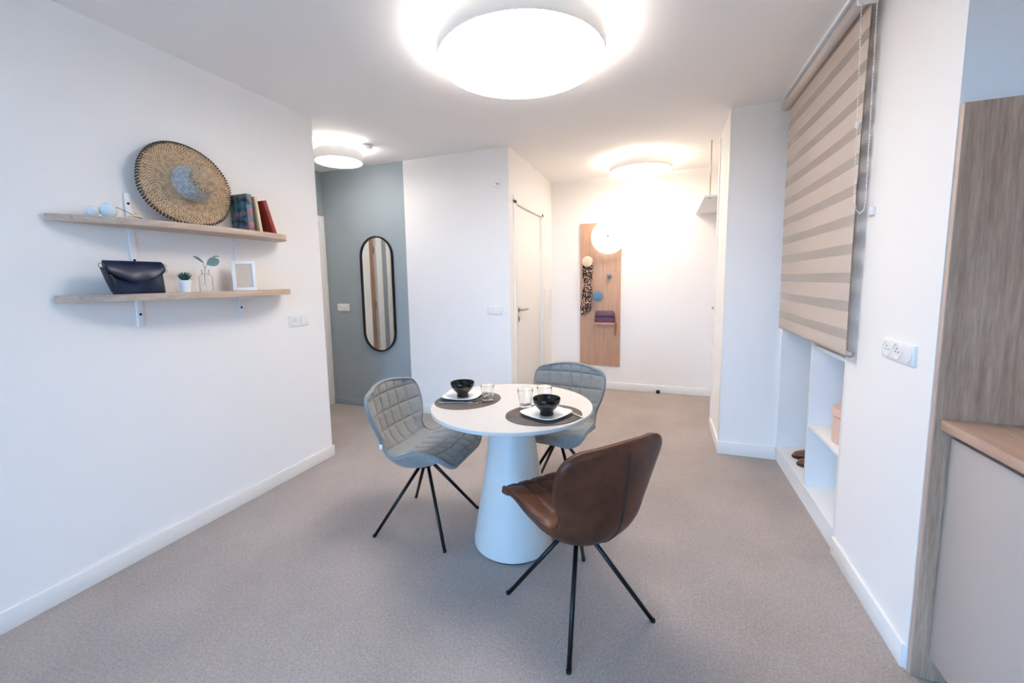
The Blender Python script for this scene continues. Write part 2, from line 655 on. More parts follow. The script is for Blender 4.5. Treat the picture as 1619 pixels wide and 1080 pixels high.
struct(boxes('wall_front', [(XL - 0.15, WIN['x0'], yw - 0.15, yw, 0, ZC), (WIN['x1'], 0.30, yw - 0.15, yw, 0, ZC),
                            (WIN['x0'], WIN['x1'], yw - 0.15, yw, 0, WIN['z0']), (WIN['x0'], WIN['x1'], yw - 0.15, yw, WIN['z1'], ZC)], 'paint'))
struct(box('wall_added_jog', (0.15, 0.30, -3.20, yw - 0.15, 0, ZC), 'paint'))  # unseen wall jog, added so less light bounces back from behind the camera
struct(box('wall_added_rear', (0.15, 1.60, -3.35, -3.20, 0, ZC), 'paint'))  # end of the unseen recess, set far back to weaken bounce light
wn = struct(thing('window_1', 'wide white framed window behind the camera', None))
xm = (WIN['x0'] + WIN['x1']) / 2
boxes('window_frame', [(WIN['x0'], WIN['x1'], yw - .12, yw - .06, WIN['z0'], WIN['z0'] + .06), (WIN['x0'], WIN['x1'], yw - .12, yw - .06, WIN['z1'] - .06, WIN['z1']),
                       (WIN['x0'], WIN['x0'] + .06, yw - .12, yw - .06, WIN['z0'] + .06, WIN['z1'] - .06), (WIN['x1'] - .06, WIN['x1'], yw - .12, yw - .06, WIN['z0'] + .06, WIN['z1'] - .06),
                       (xm - .05, xm + .05, yw - .12, yw - .06, WIN['z0'] + .06, WIN['z1'] - .06)], 'trim', wn)
for a, b in ((WIN['x0'] + .06, xm - .05), (xm + .05, WIN['x1'] - .06)):
    box('pane', (a, b, yw - .095, yw - .085, WIN['z0'] + .06, WIN['z1'] - .06), 'pane', wn)

# baseboards
BH = 0.085
struct(box('baseboard_left', (XL, XL + 0.012, -1.0, YL + 0.012, 0, BH), 'trim', bev=0.002))
struct(box('baseboard_mirror', (XE, XS, YP - 0.012, YP, 0, BH), 'blue', bev=0.002))
struct(box('baseboard_partition', (XS, XH + 0.012, YP - 0.012, YP, 0, BH), 'trim', bev=0.002))
struct(box('baseboard_hall', (XH, XH + 0.012, DH1 + 0.09, YB, 0, BH), 'trim', bev=0.002))
struct(box('baseboard_back', (XH + 0.012, 1.25, YB - 0.012, YB, 0, BH), 'trim', bev=0.002))
struct(box('baseboard_closet', (XCL - 0.012, XR - 0.002, YC - 0.012, YC, 0, BH + 0.01), 'trim', bev=0.002))
struct(box('baseboard_closet_side', (XCL - 0.012, XCL, YC, 3.98, 0, BH + 0.01), 'trim', bev=0.002))
struct(box('baseboard_right', (XR - 0.012, XR, 1.655, 2.285, 0, BH), 'trim', bev=0.002))
struct(box('trim_1', (XCL - 0.006, XCL, YC - 0.001, YC + 0.06, BH + 0.01, ZC), 'trim', bev=0.001))
tr2 = struct(box('trim_2', (XCL - 0.010, XCL, 3.93, 3.985, BH + 0.01, ZC - 0.03), 'trim', bev=0.001))
box('latch', (XCL - 0.025, XCL - 0.010, 3.945, 3.975, 1.06, 1.08), 'chrome', tr2, bev=0.003)

# hall door
d = struct(thing('door_1', 'white flush hall door with steel lever handle', None))
boxes('door_frame', [(XH - .13, XH + .012, DH0 - .075, DH0 - .012, 0, 2.075), (XH - .13, XH + .012, DH1 + .012, DH1 + .075, 0, 2.075), (XH - .13, XH + .012, DH0 - .075, DH1 + .075, 2.045, 2.115)], 'trim', d, bev=0.002)
lf = box('door_leaf', (XH - .055, XH - .012, DH0, DH1, 0.01, 2.04), 'trim', d, bev=0.002)
lathe('rosette', [(0, 0), (.026, 0), (.026, .008), (0, .009)], 'chrome', lf, 24, axis='x', org=(XH - .012, DH0 + .06, 1.05))
tube('lever', [(XH - .004, DH0 + .06, 1.05), (XH + .04, DH0 + .06, 1.05), (XH + .045, DH0 + .075, 1.05), (XH + .045, DH0 + .19, 1.05)], .010, 'chrome', lf, 10)
lathe('keyhole_rosette', [(0, 0), (.026, 0), (.026, .008), (.009, .009), (.008, .016), (0, .016)], 'chrome', lf, 24, axis='x', org=(XH - .012, DH0 + .06, 0.96))
# corridor end door
d = struct(thing('door_2', 'white door at the end of the blue corridor', None))
boxes('door_frame', [(XE - .13, XE + .014, DE1 - .07, DE1, 0, 2.05), (XE - .13, XE + .014, DE0, DE0 + .11, 0, 2.05), (XE - .13, XE + .014, DE0 + .11, DE1 - .07, 1.98, 2.05)], 'trim', d, bev=0.002)
lf = box('door_leaf', (XE - .06, XE - .02, DE0 + .200, DE1 - .07, 0.01, 1.98), 'trim', d)
box('leaf_edge', (XE - .055, XE - .018, DE0 + .135, DE0 + .200, 0.01, 1.98), 'brown_door', d)
for z in (0.3, 1.05, 1.75):
    box('hinge', (XE - .03, XE - .012, DE0 + .110, DE0 + .145, z - .04, z + .04), 'chrome', d, bev=0.002)
box('dark_gap', (XE - .10, XE - .06, DE0 + .11, DE0 + .20, 0.01, 1.98), 'darkgap', d)
struct(box('trim_3', (XE, XE + .014, YL, YL + .06, 0, 2.05), 'trim', bev=0.002))
struct(box('trim_4', (XE + .014, XE + .16, YL, YL + .014, 0, 2.05), 'trim', bev=0.002))

# hall fuse-box hatch
h_ = thing('wall_hatch', 'white flush wall hatch between hall door and coat board', 'hatch', (XH, 4.84, 0.86))
boxes('hatch_frame', [(0, .006, -.15, .15, 0, .012), (0, .006, -.15, .15, .358, .37), (0, .006, -.15, -.138, .012, .358), (0, .006, .138, .15, .012, .358)], 'trim', h_)
box('hatch_panel', (0, .004, -.134, .134, .016, .354), 'trim', h_, bev=0.001)

# ------------------------------------------------------------------ lamps
def drum_lamp(label, loc, r, hgt, gap, strength, col, halo):
    t_ = thing('ceiling_lamp', label, 'ceiling lamp', loc, 0, 'round drum ceiling lamps')
    e1 = m_emit('lamp_diffuser_light', col, strength)
    e2 = m_emit('lamp_halo_light', col, halo)
    zb = -gap - hgt
    lathe('drum_shade', [(r - .004, zb), (r, zb), (r, -gap), (r - .004, -gap)], 'white', t_, 72, closed=True)
    lathe('diffuser', [(0, zb + .004), (r - .005, zb + .004), (r - .005, zb + .008), (0, zb + .008)], e1, t_, 72, smooth=False)
    lathe('top_plate', [(0, -gap - .012), (r - .005, -gap - .012), (r - .005, -gap - .008), (0, -gap - .008)], 'white', t_, 64, smooth=False)
    lathe('up_light', [(r * .55, -gap - .006), (r * .92, -gap - .006), (r * .92, -gap - .002), (r * .55, -gap - .002)], e2, t_, 64, closed=True, smooth=False)
    lathe('ceiling_mount', [(0, -gap - .006), (r * .4, -gap - .006), (r * .4, 0), (0, 0)], 'white', t_, 40, smooth=False)
    return t_


drum_lamp('large round white drum ceiling lamp above the dining table', (-0.675, 2.035, ZC), 0.408, .085, .03, LAMP_MAIN, COL_MAIN, 100)
drum_lamp('small round white drum ceiling lamp in the blue corridor', (-2.63, 2.93, ZC), 0.195, .085, .055, LAMP_CORR, COL_MAIN, 30)
drum_lamp('round white drum ceiling lamp in the warm hall before the coat board', (-0.235, 4.44, ZC), 0.30, .075, .04, LAMP_HALL, COL_WARM, 65)

# smoke detector
sd = thing('smoke_detector', 'small round smoke detector on the ceiling beside corridor lamp', 'smoke detector', (-2.40, 3.0, ZC))
lathe('base', [(0, 0), (.060, 0), (.060, -.008), (0, -.008)], 'white', sd, 36)
lathe('grille', [(.050, -.008), (.050, -.016), (.040, -.016), (.040, -.008)], 'toe', sd, 36, closed=True)
lathe('cap', [(0, -.016), (.057, -.016), (.056, -.026), (.042, -.031), (0, -.032)], 'white', sd, 36)

# ------------------------------------------------------------------ sockets and switches
def socket(label, loc, rz, kinds, s=0.078):
    """local: plate in x-z plane, front towards -y"""
    t_ = thing('wall_socket', label, 'wall socket', loc, rz)
    w_ = s * len(kinds)
    box('cover_plate', (-w_ / 2, w_ / 2, -.009, 0, -s / 2, s / 2), 'white', t_, bev=0.002)
    for i, k in enumerate(kinds):
        x = -w_ / 2 + s * (i + .5)
        if k == 's':
            ins = lathe('socket_well', [(.0295, .0080), (.0295, .0118), (.0262, .0118), (.0255, .0096), (0, .0096)], 'white', t_, 32, axis='-y', org=(x, 0, 0))
            for dx, dz in ((-.0095, -.002), (.0095, -.002)):
                lathe('pin_hole', [(0, .0090), (.003, .0090), (.003, .0099), (0, .0099)], 'hole', ins, 10, axis='-y', org=(x + dx, 0, dz))
            lathe('earth_pin', [(0, .009), (.0028, .009), (.0026, .0125), (0, .013)], 'chrome', ins, 10, axis='-y', org=(x, 0, .0105))
        else:
            bt = lathe('rocker', [(.029, .008), (.028, .0125), (.02, .0135), (0, .0135)], 'white', t_, 32, axis='-y', org=(x, 0, 0))
    return t_


socket('white double wall plate, socket and switch, on white wall under the shelves', (XL, 2.165, 1.083), PI / 2, 'sw')
socket('white double socket plate on the grey blue corridor wall', (-3.215, YP, 1.078), 0, 'sw')
socket('white double plate on the partition wall beside the hall door', (-1.452, YP, 1.066), 0, 'bw')
socket('white triple plate, two sockets and a switch, on right wall by wood panel', (XR, 1.85, 1.06), -PI / 2, 'ssw', .070)
sn = thing('motion_sensor', 'tiny white sensor plate high on the partition corner', 'sensor', (-1.408, YP, 2.195))
box('cover_plate', (-.035, .035, -.008, 0, -.016, .016), 'white', sn, bev=.003)
lathe('lens', [(0, .008), (.006, .008), (.005, .011), (0, .012)], 'hole', sn, 14, axis='-y', org=(0.004, 0, .002))

# ------------------------------------------------------------------ mirror
mr = thing('pill_mirror', 'tall pill shaped mirror with black frame on grey blue wall', 'mirror', (-2.748, YP, 1.213))
def pill(w_, h_, n=20):
    r = w_
    o = []
    for k in range(n + 1):
        a = PI * k / n
        o.append((r * math.cos(a), h_ - r + r * math.sin(a)))
    for k in range(n + 1):
        a = PI + PI * k / n
        o.append((r * math.cos(a), -(h_ - r) + r * math.sin(a)))
    return o
oo, oi = pill(.2, .595), pill(.185, .58)
V, Fc = [], []
n = len(oo)
for (o_, y) in ((oo, -.028), (oi, -.028), (oi, -.004), (oo, -.004)):
    V += [(a, y, b) for a, b in o_]
for s_ in range(4):
    for k in range(n):
        k2 = (k + 1) % n
        a, b = s_ * n, ((s_ + 1) % 4) * n
        Fc.append((a + k, a + k2, b + k2, b + k))
pd('frame', V, Fc, 'black', mr)
prism('mirror_glass', pill(.186, .581), -.016, -.012, 'mirror', mr, axis='y', smooth=False)
prism('back_plate', pill(.19, .585), -.012, 0, 'black', mr, axis='y', smooth=False)

# ------------------------------------------------------------------ coat board in the hall
cb = thing('coat_board', 'tall oak coat board with round knobs on the hall back wall', 'coat rack', (-0.70, YB - .002, 0.285))
box('board', (-.238, .238, -.022, 0, 0, 1.71), 'board', cb, bev=0.002)
def knob(name, x, z, r, mat, lab):
    k = lathe(name, [(0, .022), (r * .3, .022), (r * .28, .045), (r * .8, .048), (r, .058), (r * .97, .072), (r * .7, .080), (0, .084)], mat, cb, 32, axis='-y', org=(x, 0, z))
    tag(k, lab)
    return k
knob('knob', -.145, 1.262, .064, 'knobw', 'large pale wood knob')
knob('knob', -.022, .848, .060, 'knobb', 'large blue knob')
knob('knob', .112, 1.083, .028, 'knobg', 'small slate knob')
box('ledge', (-.055, .205, -.14, -.022, .520, .538), 'board', cb, bev=0.003)
gl_ = thing('opal_lamp', 'glowing round opal wall lamp at top of the oak coat board', 'wall lamp', (-0.595, YB - .025, 1.825))
lathe('opal_shade', [(.07, 0), (.09, .006), (.185, .045), (.2, .075), (.19, .105), (.15, .128), (.08, .14), (0, .143)], m_emit('opal_lamp_light', COL_WARM, LAMP_GLOBE), gl_, 56, axis='-y')
lathe('finial', [(0, .142), (.014, .142), (.013, .15), (.006, .156), (0, .157)], 'chrome', gl_, 16, axis='-y')
# scarf
V, Fc = [], []
zs = np.linspace(0, -.60, 46)
seg = 28
for i, z in enumerate(zs):
    f = -z / .60
    hw = float(np.interp(f, [0, .12, .3, .40, .46, .55, .75, .92, 1.0], [.058, .064, .056, .036, .046, .062, .058, .066, .040]))
    xc = float(np.interp(f, [0, .3, .45, .7, 1], [0, -.004, .004, -.004, -.034]))
    th = float(np.interp(f, [0, .1, .25, 1], [.006, .008, .017, .020]))
    yc = float(np.interp(f, [0, .1, .25, 1], [-.034, -.034, -.046, -.048]))
    for k in range(seg):
        a = 2 * PI * k / seg
        wv = .007 * math.sin(5 * a + 7 * f) + .004 * math.sin(9 * a - 11 * f)
        V.append((xc + (hw + wv * .5) * math.cos(a), yc + (th + wv * th / .026) * math.sin(a), z + (.02 * math.cos(a) if f > .96 else 0)))
for i in range(len(zs) - 1):
    for k in range(seg):
        k2 = (k + 1) % seg
        Fc.append((i * seg + k, i * seg + k2, (i + 1) * seg + k2, (i + 1) * seg + k))
Fc.append(tuple(range(seg)))
Fc.append(tuple((len(zs) - 1) * seg + k for k in range(seg)))
sc = pd('scarf', V, Fc, 'scarf', None, smooth=True)
sc.location = (-0.845, YB - .006, 1.525)
tag(sc, 'dark floral scarf hanging from the pale wood knob of coat board', 'scarf')
# purple bag
pb = thing('purple_bag', 'small purple crocodile pattern bag on the coat board ledge', 'bag', (-0.633, YB - .082, 0.824))
prism('body', [(-.115, 0), (.115, 0), (.122, .02), (.105, .125), (.095, .138), (-.09, .138), (-.1, .13), (-.122, .02)], -.035, .035, 'croc', pb, axis='y', bev=.008)
prism('flap', [(-.104, .138), (-.112, .07), (.112, .07), (.104, .138)], -.042, -.036, 'croc', pb, axis='y', bev=.002)
box('flap_band', (-.112, .112, -.045, -.041, .066, .078), 'navyd', pb, bev=.001)
tube('strap', [(.112, 0, .10), (.125, -.02, .06), (.128, -.06, .012), (.130, -.075, -.03), (.122, -.078, -.11), (.128, -.078, -.16), (.135, -.078, -.11), (.140, -.075, -.03), (.135, -.06, .02)], .006, 'tan', pb, 8)
# door stop
ds = lathe('door_stop', [(0, 0), (.022, 0), (.022, .03), (.016, .036), (0, .037)], 'hole', None, 20)
ds.location = (-0.022, YB - .042, 0)
tag(ds, 'small dark round door stop on carpet at hall baseboard', 'door stop')
# hanging shelf in the closet recess
hs = thing('closet_shelf', 'pale shelf hung on thin rods from ceiling in closet recess', 'shelf', (0.32, 4.02, 2.04))
box('board', (0, .92, 0, 1.018, -.016, 0), 'carcass', hs, bev=.001)
for x in (.05, .85):
    tube('rod', [(x, .06, 0), (x, .06, ZC - 2.04)], .005, 'chrome', hs, 10)
    lathe('rod_nut', [(0, -.016), (.010, -.016), (.010, -.022), (0, -.022)], 'chrome', hs, 10, org=(x, .06, 0))

# ------------------------------------------------------------------ wall shelves (left wall)
def upright(label, y):
    u = thing('shelf_upright', label, 'shelf rail', (XL, y, 1.141), 0, 'white wall rails carrying the shelves')
    box('rail', (0, .010, -.0135, .0135, 0, .632), 'steel_white', u, bev=.002)
    for z in (.06, .32, .585):
        lathe('screw', [(0, .0095), (.0060, .0095), (.0055, .012), (0, .0125)], 'hole', u, 14, axis='x', org=(0, 0, z))
    return u
upright('white wall rail behind the navy bag, nearer the window', 1.237)
upright('white wall rail behind the picture frame and books', 1.752)

def smooth_outline(pts, n=8):
    out = []
    m = len(pts)
    for i in range(m - 1):
        p0, p1, p2, p3 = pts[max(i - 1, 0)], pts[i], pts[i + 1], pts[min(i + 2, m - 1)]
        for k in range(n):
            s_ = k / n
            out.append(tuple(.5 * ((2 * b) + (-a + c) * s_ + (2 * a - 5 * b + 4 * c - e) * s_ ** 2 + (-a + 3 * b - 3 * c + e) * s_ ** 3) for a, b, c, e in zip(p0, p1, p2, p3)))
    out.append(pts[-1])
    return out

sh_out = [(.015, .94), (.06, 1.0), (.12, 1.10), (.165, 1.20), (.195, 1.32), (.207, 1.45), (.212, 1.6), (.212, 1.75), (.205, 1.85), (.18, 1.94), (.12, 2.01), (.06, 2.035), (.015, 2.04)]
shelf_outline = smooth_outline(sh_out, 5)
for lab, z0, z1, nm in (('upper rounded oak wall shelf carrying the straw hat and books', 1.610, 1.640, 0), ('lower rounded oak wall shelf carrying the navy bag and plants', 1.271, 1.303, 1)):
    o = prism('wall_shelf', [(a, b - 1.5) for a, b in shelf_outline], 0, z1 - z0, 'shelf', None, bev=.0015)
    o.location = (XL, 1.5, z0)
    tag(o, lab, 'shelf', 'oak wall shelves')
ZU, ZL = 1.640, 1.303

# straw hat
ht = thing('straw_hat', 'wide woven straw sun hat with grey crown band leaning on wall', 'hat', (XL + .062, 1.484, ZU + .2165))
ht.rotation_euler = (0, math.radians(84), 0)
def hat_fn(p, r, h, a):
    if r > .10:
        k = (r - .10) / .13
        p.z += k * k * (.013 * math.sin(2 * a + .6) + .008 * math.sin(3 * a + 1.2)) - .016 * k * k * (1 if math.cos(a) < -.2 else 0) * abs(math.cos(a))
    p.x *= .93
    return p
def hat_surface(name, prof, mat, parent, u_rep, seg=180):
    V, Fc, UV = [], [], []
    n = len(prof)
    ln = 0.0
    for i, (r, h) in enumerate(prof):
        if i:
            ln += math.hypot(r - prof[i - 1][0], h - prof[i - 1][1])
        for k in range(seg + 1):
            a = 2 * PI * k / seg
            p = hat_fn(Vector((r * math.cos(a), r * math.sin(a), h)), r, h, a)
            V.append(p)
            UV.append((k / seg * u_rep, (prof[0][2] if len(prof[0]) > 2 else 0) + ln / .021))
    for i in range(n - 1):
        for k in range(seg):
            q = i * (seg + 1) + k
            Fc.append((q, q + 1, q + seg + 2, q + seg + 1))
    return pd(name, V, Fc, mat, parent, smooth=True, uv=UV)
hat_surface('crown_top', [(0.001, .158), (.02, .157), (.042, .152), (.058, .143), (.068, .130), (.072, .120)], 'straw', ht, 26)
hat_surface('crown_band', [(.072, .120), (.078, .10), (.085, .075), (.093, .045), (.098, .030)], 'strawg', ht, 44)
b_ = hat_surface('brim', [(.098, .030), (.103, .016), (.114, .006), (.14, .002), (.17, .001), (.20, 0), (.226, 0), (.229, -.003), (.226, -.006), (.20, -.006), (.14, -.004), (.114, .0), (.099, .012)], 'straw', ht, 78)
V, Fc = [], []
for k in range(96):
    a = 2 * PI * k / 96
    def hp(rr, ang, hh):
        return hat_fn(Vector((rr * math.cos(ang), rr * math.sin(ang), hh)), rr, hh, ang)
    v_, f_ = tube_data([hp(.219, a, .004), hp(.228, a + .014, .006), hp(.232, a + .026, -.003), hp(.226, a + .04, -.009)], .0026, 5)
    off = len(V)
    V += v_
    Fc += [tuple(q + off for q in f) for f in f_]
st = pd('edge_stitching', V, Fc, 'seam', ht, smooth=True)
tag(st, 'dark whipped stitches along the brim', kind='stuff')

# books (perpendicular to the wall, spines towards the room)
def book(label, y, th, hgt, dep, cover, lean=0.0, x0=0.015):
    t_ = thing('book', label, 'book', (XL + x0, y, ZU), 0, 'books on the upper shelf')
    t_.rotation_euler = (lean, 0, 0)
    c = .0022
    boxes('cover', [(0, dep, 0, c, 0, hgt), (0, dep, th - c, th, 0, hgt), (dep - c, dep, c, th - c, 0, hgt)], cover, t_)
    box('pages', (.004, dep - c, c, th - c, .003, hgt - .003), 'pages', t_)
    return t_
book('thick paperback with teal and pink floral cover, next to the hat', 1.735, .034, .212, .135, 'floral', .03)
book('slim cream book leaning between the floral and the red book', 1.802, .016, .205, .140, 'cream', .12)
book('dark red book leaning over at the right end of the row', 1.882, .022, .195, .150, 'redbook', .30)

# glass baubles with a twig
def bauble(label, loc, r):
    t_ = thing('glass_bauble', label, 'ornament', loc)
    lathe('ball', [(0, 0), (r * .5, r * .06), (r * .87, r * .5), (r, r), (r * .87, r * 1.5), (r * .5, r * 1.87), (r * .22, r * 1.97), (0, r * 2)], 'frost', t_, 28)
    c = lathe('cap', [(r * .24, r * 1.93), (r * .24, r * 2.12), (r * .12, r * 2.14), (r * .12, r * 1.93)], 'steel_white', t_, 14, closed=True)
    t_.rotation_euler = (0, 0, 0)
    return t_
bauble('smaller pale frosted glass ball at the left of upper shelf', (XL + .075, 1.072, ZU), .022)
bauble('larger pale frosted glass ball on upper shelf beside a twig', (XL + .085, 1.122, ZU), .031)
tw = thing('twig', 'thin dark twig with pale petals lying by the glass ball', 'twig', (XL + .11, 1.15, ZU))
tube('stem', [(0, -.01, .046), (.01, .02, .030), (.015, .05, .012), (.02, .075, .004)], .0016, 'stem', tw, 6)
for k, (dy, dz, rr) in enumerate(((.03, .010, .010), (.048, .012, .012), (.066, .010, .010), (.055, .026, .008))):
    lathe('petal', [(0, -rr * .4), (rr * .8, -rr * .15), (rr, .0), (rr * .7, rr * .5), (0, rr * .55)], 'cream', tw, 12, org=(.012, dy, dz))

# navy clutch
bg = thing('clutch_bag', 'navy leather clutch bag with curved flap on the lower shelf', 'bag', (XL + .115, 1.19, ZL))
def bag_shape():
    V, Fc = [], []
    nu, nv = 28, 16
    for side in (1, -1):
        for j in range(nv + 1):
            f = j / nv
            y0 = -.098 + f * -.030 * 1.0
            y1 = .100 - f * .010
            for i in range(nu + 1):
                s_ = i / nu
                y = y0 + (y1 - y0) * s_
                bul = (.012 + .026 * math.sin(PI * min(1, s_ * 1.0)) ** .5 * (1 - .75 * f ** 1.5)) * (math.sin(PI * (.12 + .88 * f)) ** .35 if f < 1 else .12)
                x = side * bul + .004 * math.sin(8 * s_ + 5 * f) * side * math.sin(PI * s_) * math.sin(PI * f)
                V.append((x, y, .142 * f + .004 * math.sin(PI * s_) * f))
    g = (nu + 1) * (nv + 1)
    for sd_ in (0, 1):
        for j in range(nv):
            for i in range(nu):
                a = sd_ * g + j * (nu + 1) + i
                q = (a, a + 1, a + nu + 2, a + nu + 1)
                Fc.append(q if sd_ == 0 else q[::-1])
    per = [i for i in range(nu + 1)] + [j * (nu + 1) + nu for j in range(1, nv + 1)] + [nv * (nu + 1) + i for i in range(nu - 1, -1, -1)] + [j * (nu + 1) for j in range(nv - 1, 0, -1)]
    for k in range(len(per)):
        a, b = per[k], per[(k + 1) % len(per)]
        Fc.append((a, a + g, b + g, b))
    return V, Fc
V, Fc = bag_shape()
pd('body', V, Fc, 'navy', bg, smooth=True)
# flap
V, Fc = [], []
nu, nv = 26, 10
for lay in (0, 1):
    for j in range(nv + 1):
        f = j / nv
        for i in range(nu + 1):
            s_ = i / nu
            y = -.132 + .226 * s_
            drop = .036 + .058 * math.sin(PI * s_) ** .75
            z = .148 - drop * f
            x = .008 + .046 * math.sin(f * PI / 2) ** .8 * (.45 + .55 * math.sin(PI * (0.08 + .84 * s_))) + .003 * math.sin(13 * s_ + 3 * f) * f - lay * .003
            V.append((x, y, z))
g = (nu + 1) * (nv + 1)
for lay in (0, 1):
    for j in range(nv):
        for i in range(nu):
            a = lay * g + j * (nu + 1) + i
            q = (a, a + nu + 1, a + nu + 2, a + 1)
            Fc.append(q if lay == 0 else q[::-1])
per = [i for i in range(nu + 1)] + [j * (nu + 1) + nu for j in range(1, nv + 1)] + [nv * (nu + 1) + i for i in range(nu - 1, -1, -1)] + [j * (nu + 1) for j in range(nv - 1, 0, -1)]
for k in range(len(per)):
    a, b = per[k], per[(k + 1) % len(per)]
    Fc.append((a, b, b + g, a + g))
fl = pd('flap', V, Fc, 'navy', bg, smooth=True)
edge = [Vector(V[nv * (nu + 1) + i]) for i in range(nu + 1)]
tube('flap_edge', [e + Vector((.001, 0, 0)) for e in edge], .0026, 'navyd', fl, 6)
def ring(name, c, r, th, mat, parent, ax):
    pts = []
    for k in range(16):
        a = 2 * PI * k / 16
        pts.append(Vector(c) + (Vector((0, math.cos(a), math.sin(a))) if ax == 'x' else Vector((math.cos(a), .3 * math.cos(a), math.sin(a)))) * r)
    return tube(name, pts, th, mat, parent, 6, True)
ring('d_ring', (.01, .104, .128), .010, .0018, 'chrome', bg, 'x')
ring('d_ring', (.01, .107, .106), .007, .0018, 'chrome', bg, 'x')
ring('d_ring', (.012, -.136, .126), .010, .0018, 'chrome', bg, 'x')
# folded wrist strap along the left end
pts = [(.012, -.138, .118), (.03, -.140, .095), (.034, -.133, .06), (.03, -.115, .012), (.034, -.104, .006), (.036, -.106, .05), (.03, -.118, .085)]
V, Fc = [], []
for i, p in enumerate(pts):
    for dx, dy in ((-.009, -.002), (.009, -.002), (.009, .002), (-.009, .002)):
        V.append((p[0] + dx, p[1] + dy, p[2]))
for i in range(len(pts) - 1):
    for k in range(4):
        Fc.append((i * 4 + k, i * 4 + (k + 1) % 4, i * 4 + 4 + (k + 1) % 4, i * 4 + 4 + k))
Fc += [(3, 2, 1, 0), tuple((len(pts) - 1) * 4 + k for k in range(4))]
pd('wrist_strap', V, Fc, 'navyd', bg)

# succulent
su = thing('potted_succulent', 'tiny dark green succulent in white pot on the lower shelf', 'potted plant', (XL + .13, 1.378, ZL))
lathe('pot', [(0, 0), (.022, 0), (.0265, .048), (.029, .048), (.029, .060), (.0255, .060), (.024, .050), (0, .050)], 'pot', su, 28)
for ringi, (nl, tilt, ln) in enumerate(((9, 1.15, .044), (7, .75, .046), (5, .38, .046), (1, 0, .044))):
    for k in range(nl):
        a = 2 * PI * k / nl + ringi * .5
        pts = []
        for s_ in np.linspace(0, 1, 6):
            tl = tilt * (1 - .35 * s_)
            pts.append((math.cos(a) * math.sin(tl) * ln * s_, math.sin(a) * math.sin(tl) * ln * s_, .058 + math.cos(tl) * ln * s_))
        tube('leaf', pts, [.003, .0042, .0044, .0036, .0022, .0004], 'leaf', su, 7)

# bottle vase with eucalyptus
vs = thing('glass_bottle_vase', 'small clear glass bottle holding a eucalyptus sprig on lower shelf', 'vase', (XL + .13, 1.480, ZL))
lathe('bottle', [(r_ * 1.28, h_) for r_, h_ in ((0, 0), (.023, 0), (.024, .004), (.024, .072), (.021, .084), (.0135, .092), (.0125, .108), (.0145, .110), (.0145, .114), (.0115, .114), (.0105, .094), (.019, .082), (.0215, .071), (.0215, .006), (0, .005))], 'glass', vs, 32)
sg = tube('sprig_stem', [(0.004, -.012, .03), (.002, -.006, .08), (0, 0, .115), (.004, .006, .135)], .0014, 'stem', vs, 6)
def leafm(name, base, tip, wdt, nrm, parent):
    b, tpt, nn = Vector(base), Vector(tip), Vector(nrm).normalized()
    d_ = (tpt - b)
    sdv = d_.cross(nn).normalized()
    V, Fc = [], []
    m = 10
    for lay in (0, 1):
        for i in range(m + 1):
            s_ = i / m
            w_ = wdt * math.sin(PI * min(1, s_ * .94 + .03)) ** .75
            for q in (-1, 0, 1):
                V.append(b + d_ * s_ + sdv * w_ * q + nn * (.004 * math.sin(PI * s_) - (abs(q) * -.002) - lay * .0008))
    g_ = (m + 1) * 3
    for lay in (0, 1):
        for i in range(m):
            for q in (0, 1):
                a = lay * g_ + i * 3 + q
                f = (a, a + 1, a + 4, a + 3)
                Fc.append(f if lay == 0 else f[::-1])
    return pd(name, V, Fc, 'euc', parent, smooth=True)
leafm('leaf', (.0, -.004, .150), (.012, -.060, .178), .013, (.75, .1, .6), vs)
leafm('leaf', (.004, .010, .142), (.014, .066, .168), .024, (.9, 0, .35), vs)
leafm('leaf', (.004, .040, .178), (.0, .082, .187), .005, (.5, 0, .9), vs)
tube('sprig_stem', [(0, 0, .115), (-.002, -.004, .14), (0, -.005, .152)], .0011, 'stem', vs, 6)
tube('sprig_stem', [(0, 0, .115), (.003, .006, .135), (.004, .012, .144), (.003, .03, .172), (.003, .042, .179)], .0011, 'stem', vs, 6)

# picture frame, leaning, turned a little to the camera
pf = thing('picture_frame', 'small white picture frame with pressed flower print on lower shelf', 'picture frame', (XL + .135, 1.692, ZL), math.radians(30))
pf.rotation_euler = (0, math.radians(-14), math.radians(-34))
boxes('frame', [(-.006, .006, -.058, .058, 0, .018), (-.006, .006, -.058, .058, .156, .174), (-.006, .006, -.058, -.040, .018, .156), (-.006, .006, .040, .058, .018, .156)], 'steel_white', pf, bev=.001)
box('print', (-.004, .001, -.040, .040, .018, .156), 'print', pf)
box('easel_back', (-.012, -.006, -.045, .045, .012, .165), 'hole', pf)

# ------------------------------------------------------------------ dining table
TX, TY, TZ, TR = -0.692, 1.872, 0.725, 0.397
tb = thing('dining_table', 'round white pedestal dining table with conical base', 'table', (TX, TY, 0))
lathe('table_top', [(0, TZ - .022), (TR - .012, TZ - .022), (TR, TZ - .016), (TR, TZ - .002), (TR - .002, TZ), (0, TZ)], 'table', tb, 96)
lathe('base', [(0, 0.006), (.190, 0.006), (.198, .012), (.199, .03), (.192, .07), (.158, .28), (.118, .54), (.096, .68), (.094, TZ - .022), (0, TZ - .022)], 'table', tb, 72)
lathe('foot_ring', [(0, 0), (.188, 0), (.188, .006), (0, .006)], 'hole', tb, 48)

def ellipse(a, b, rot, n=64, pw=2.0):
    o = []
    for k in range(n):
        t_ = 2 * PI * k / n
        c, s_ = math.cos(t_), math.sin(t_)
        x = a * math.copysign(abs(c) ** (2 / pw), c)
        y = b * math.copysign(abs(s_) ** (2 / pw), s_)
        o.append((x * math.cos(rot) - y * math.sin(rot), x * math.sin(rot) + y * math.cos(rot)))
    return o

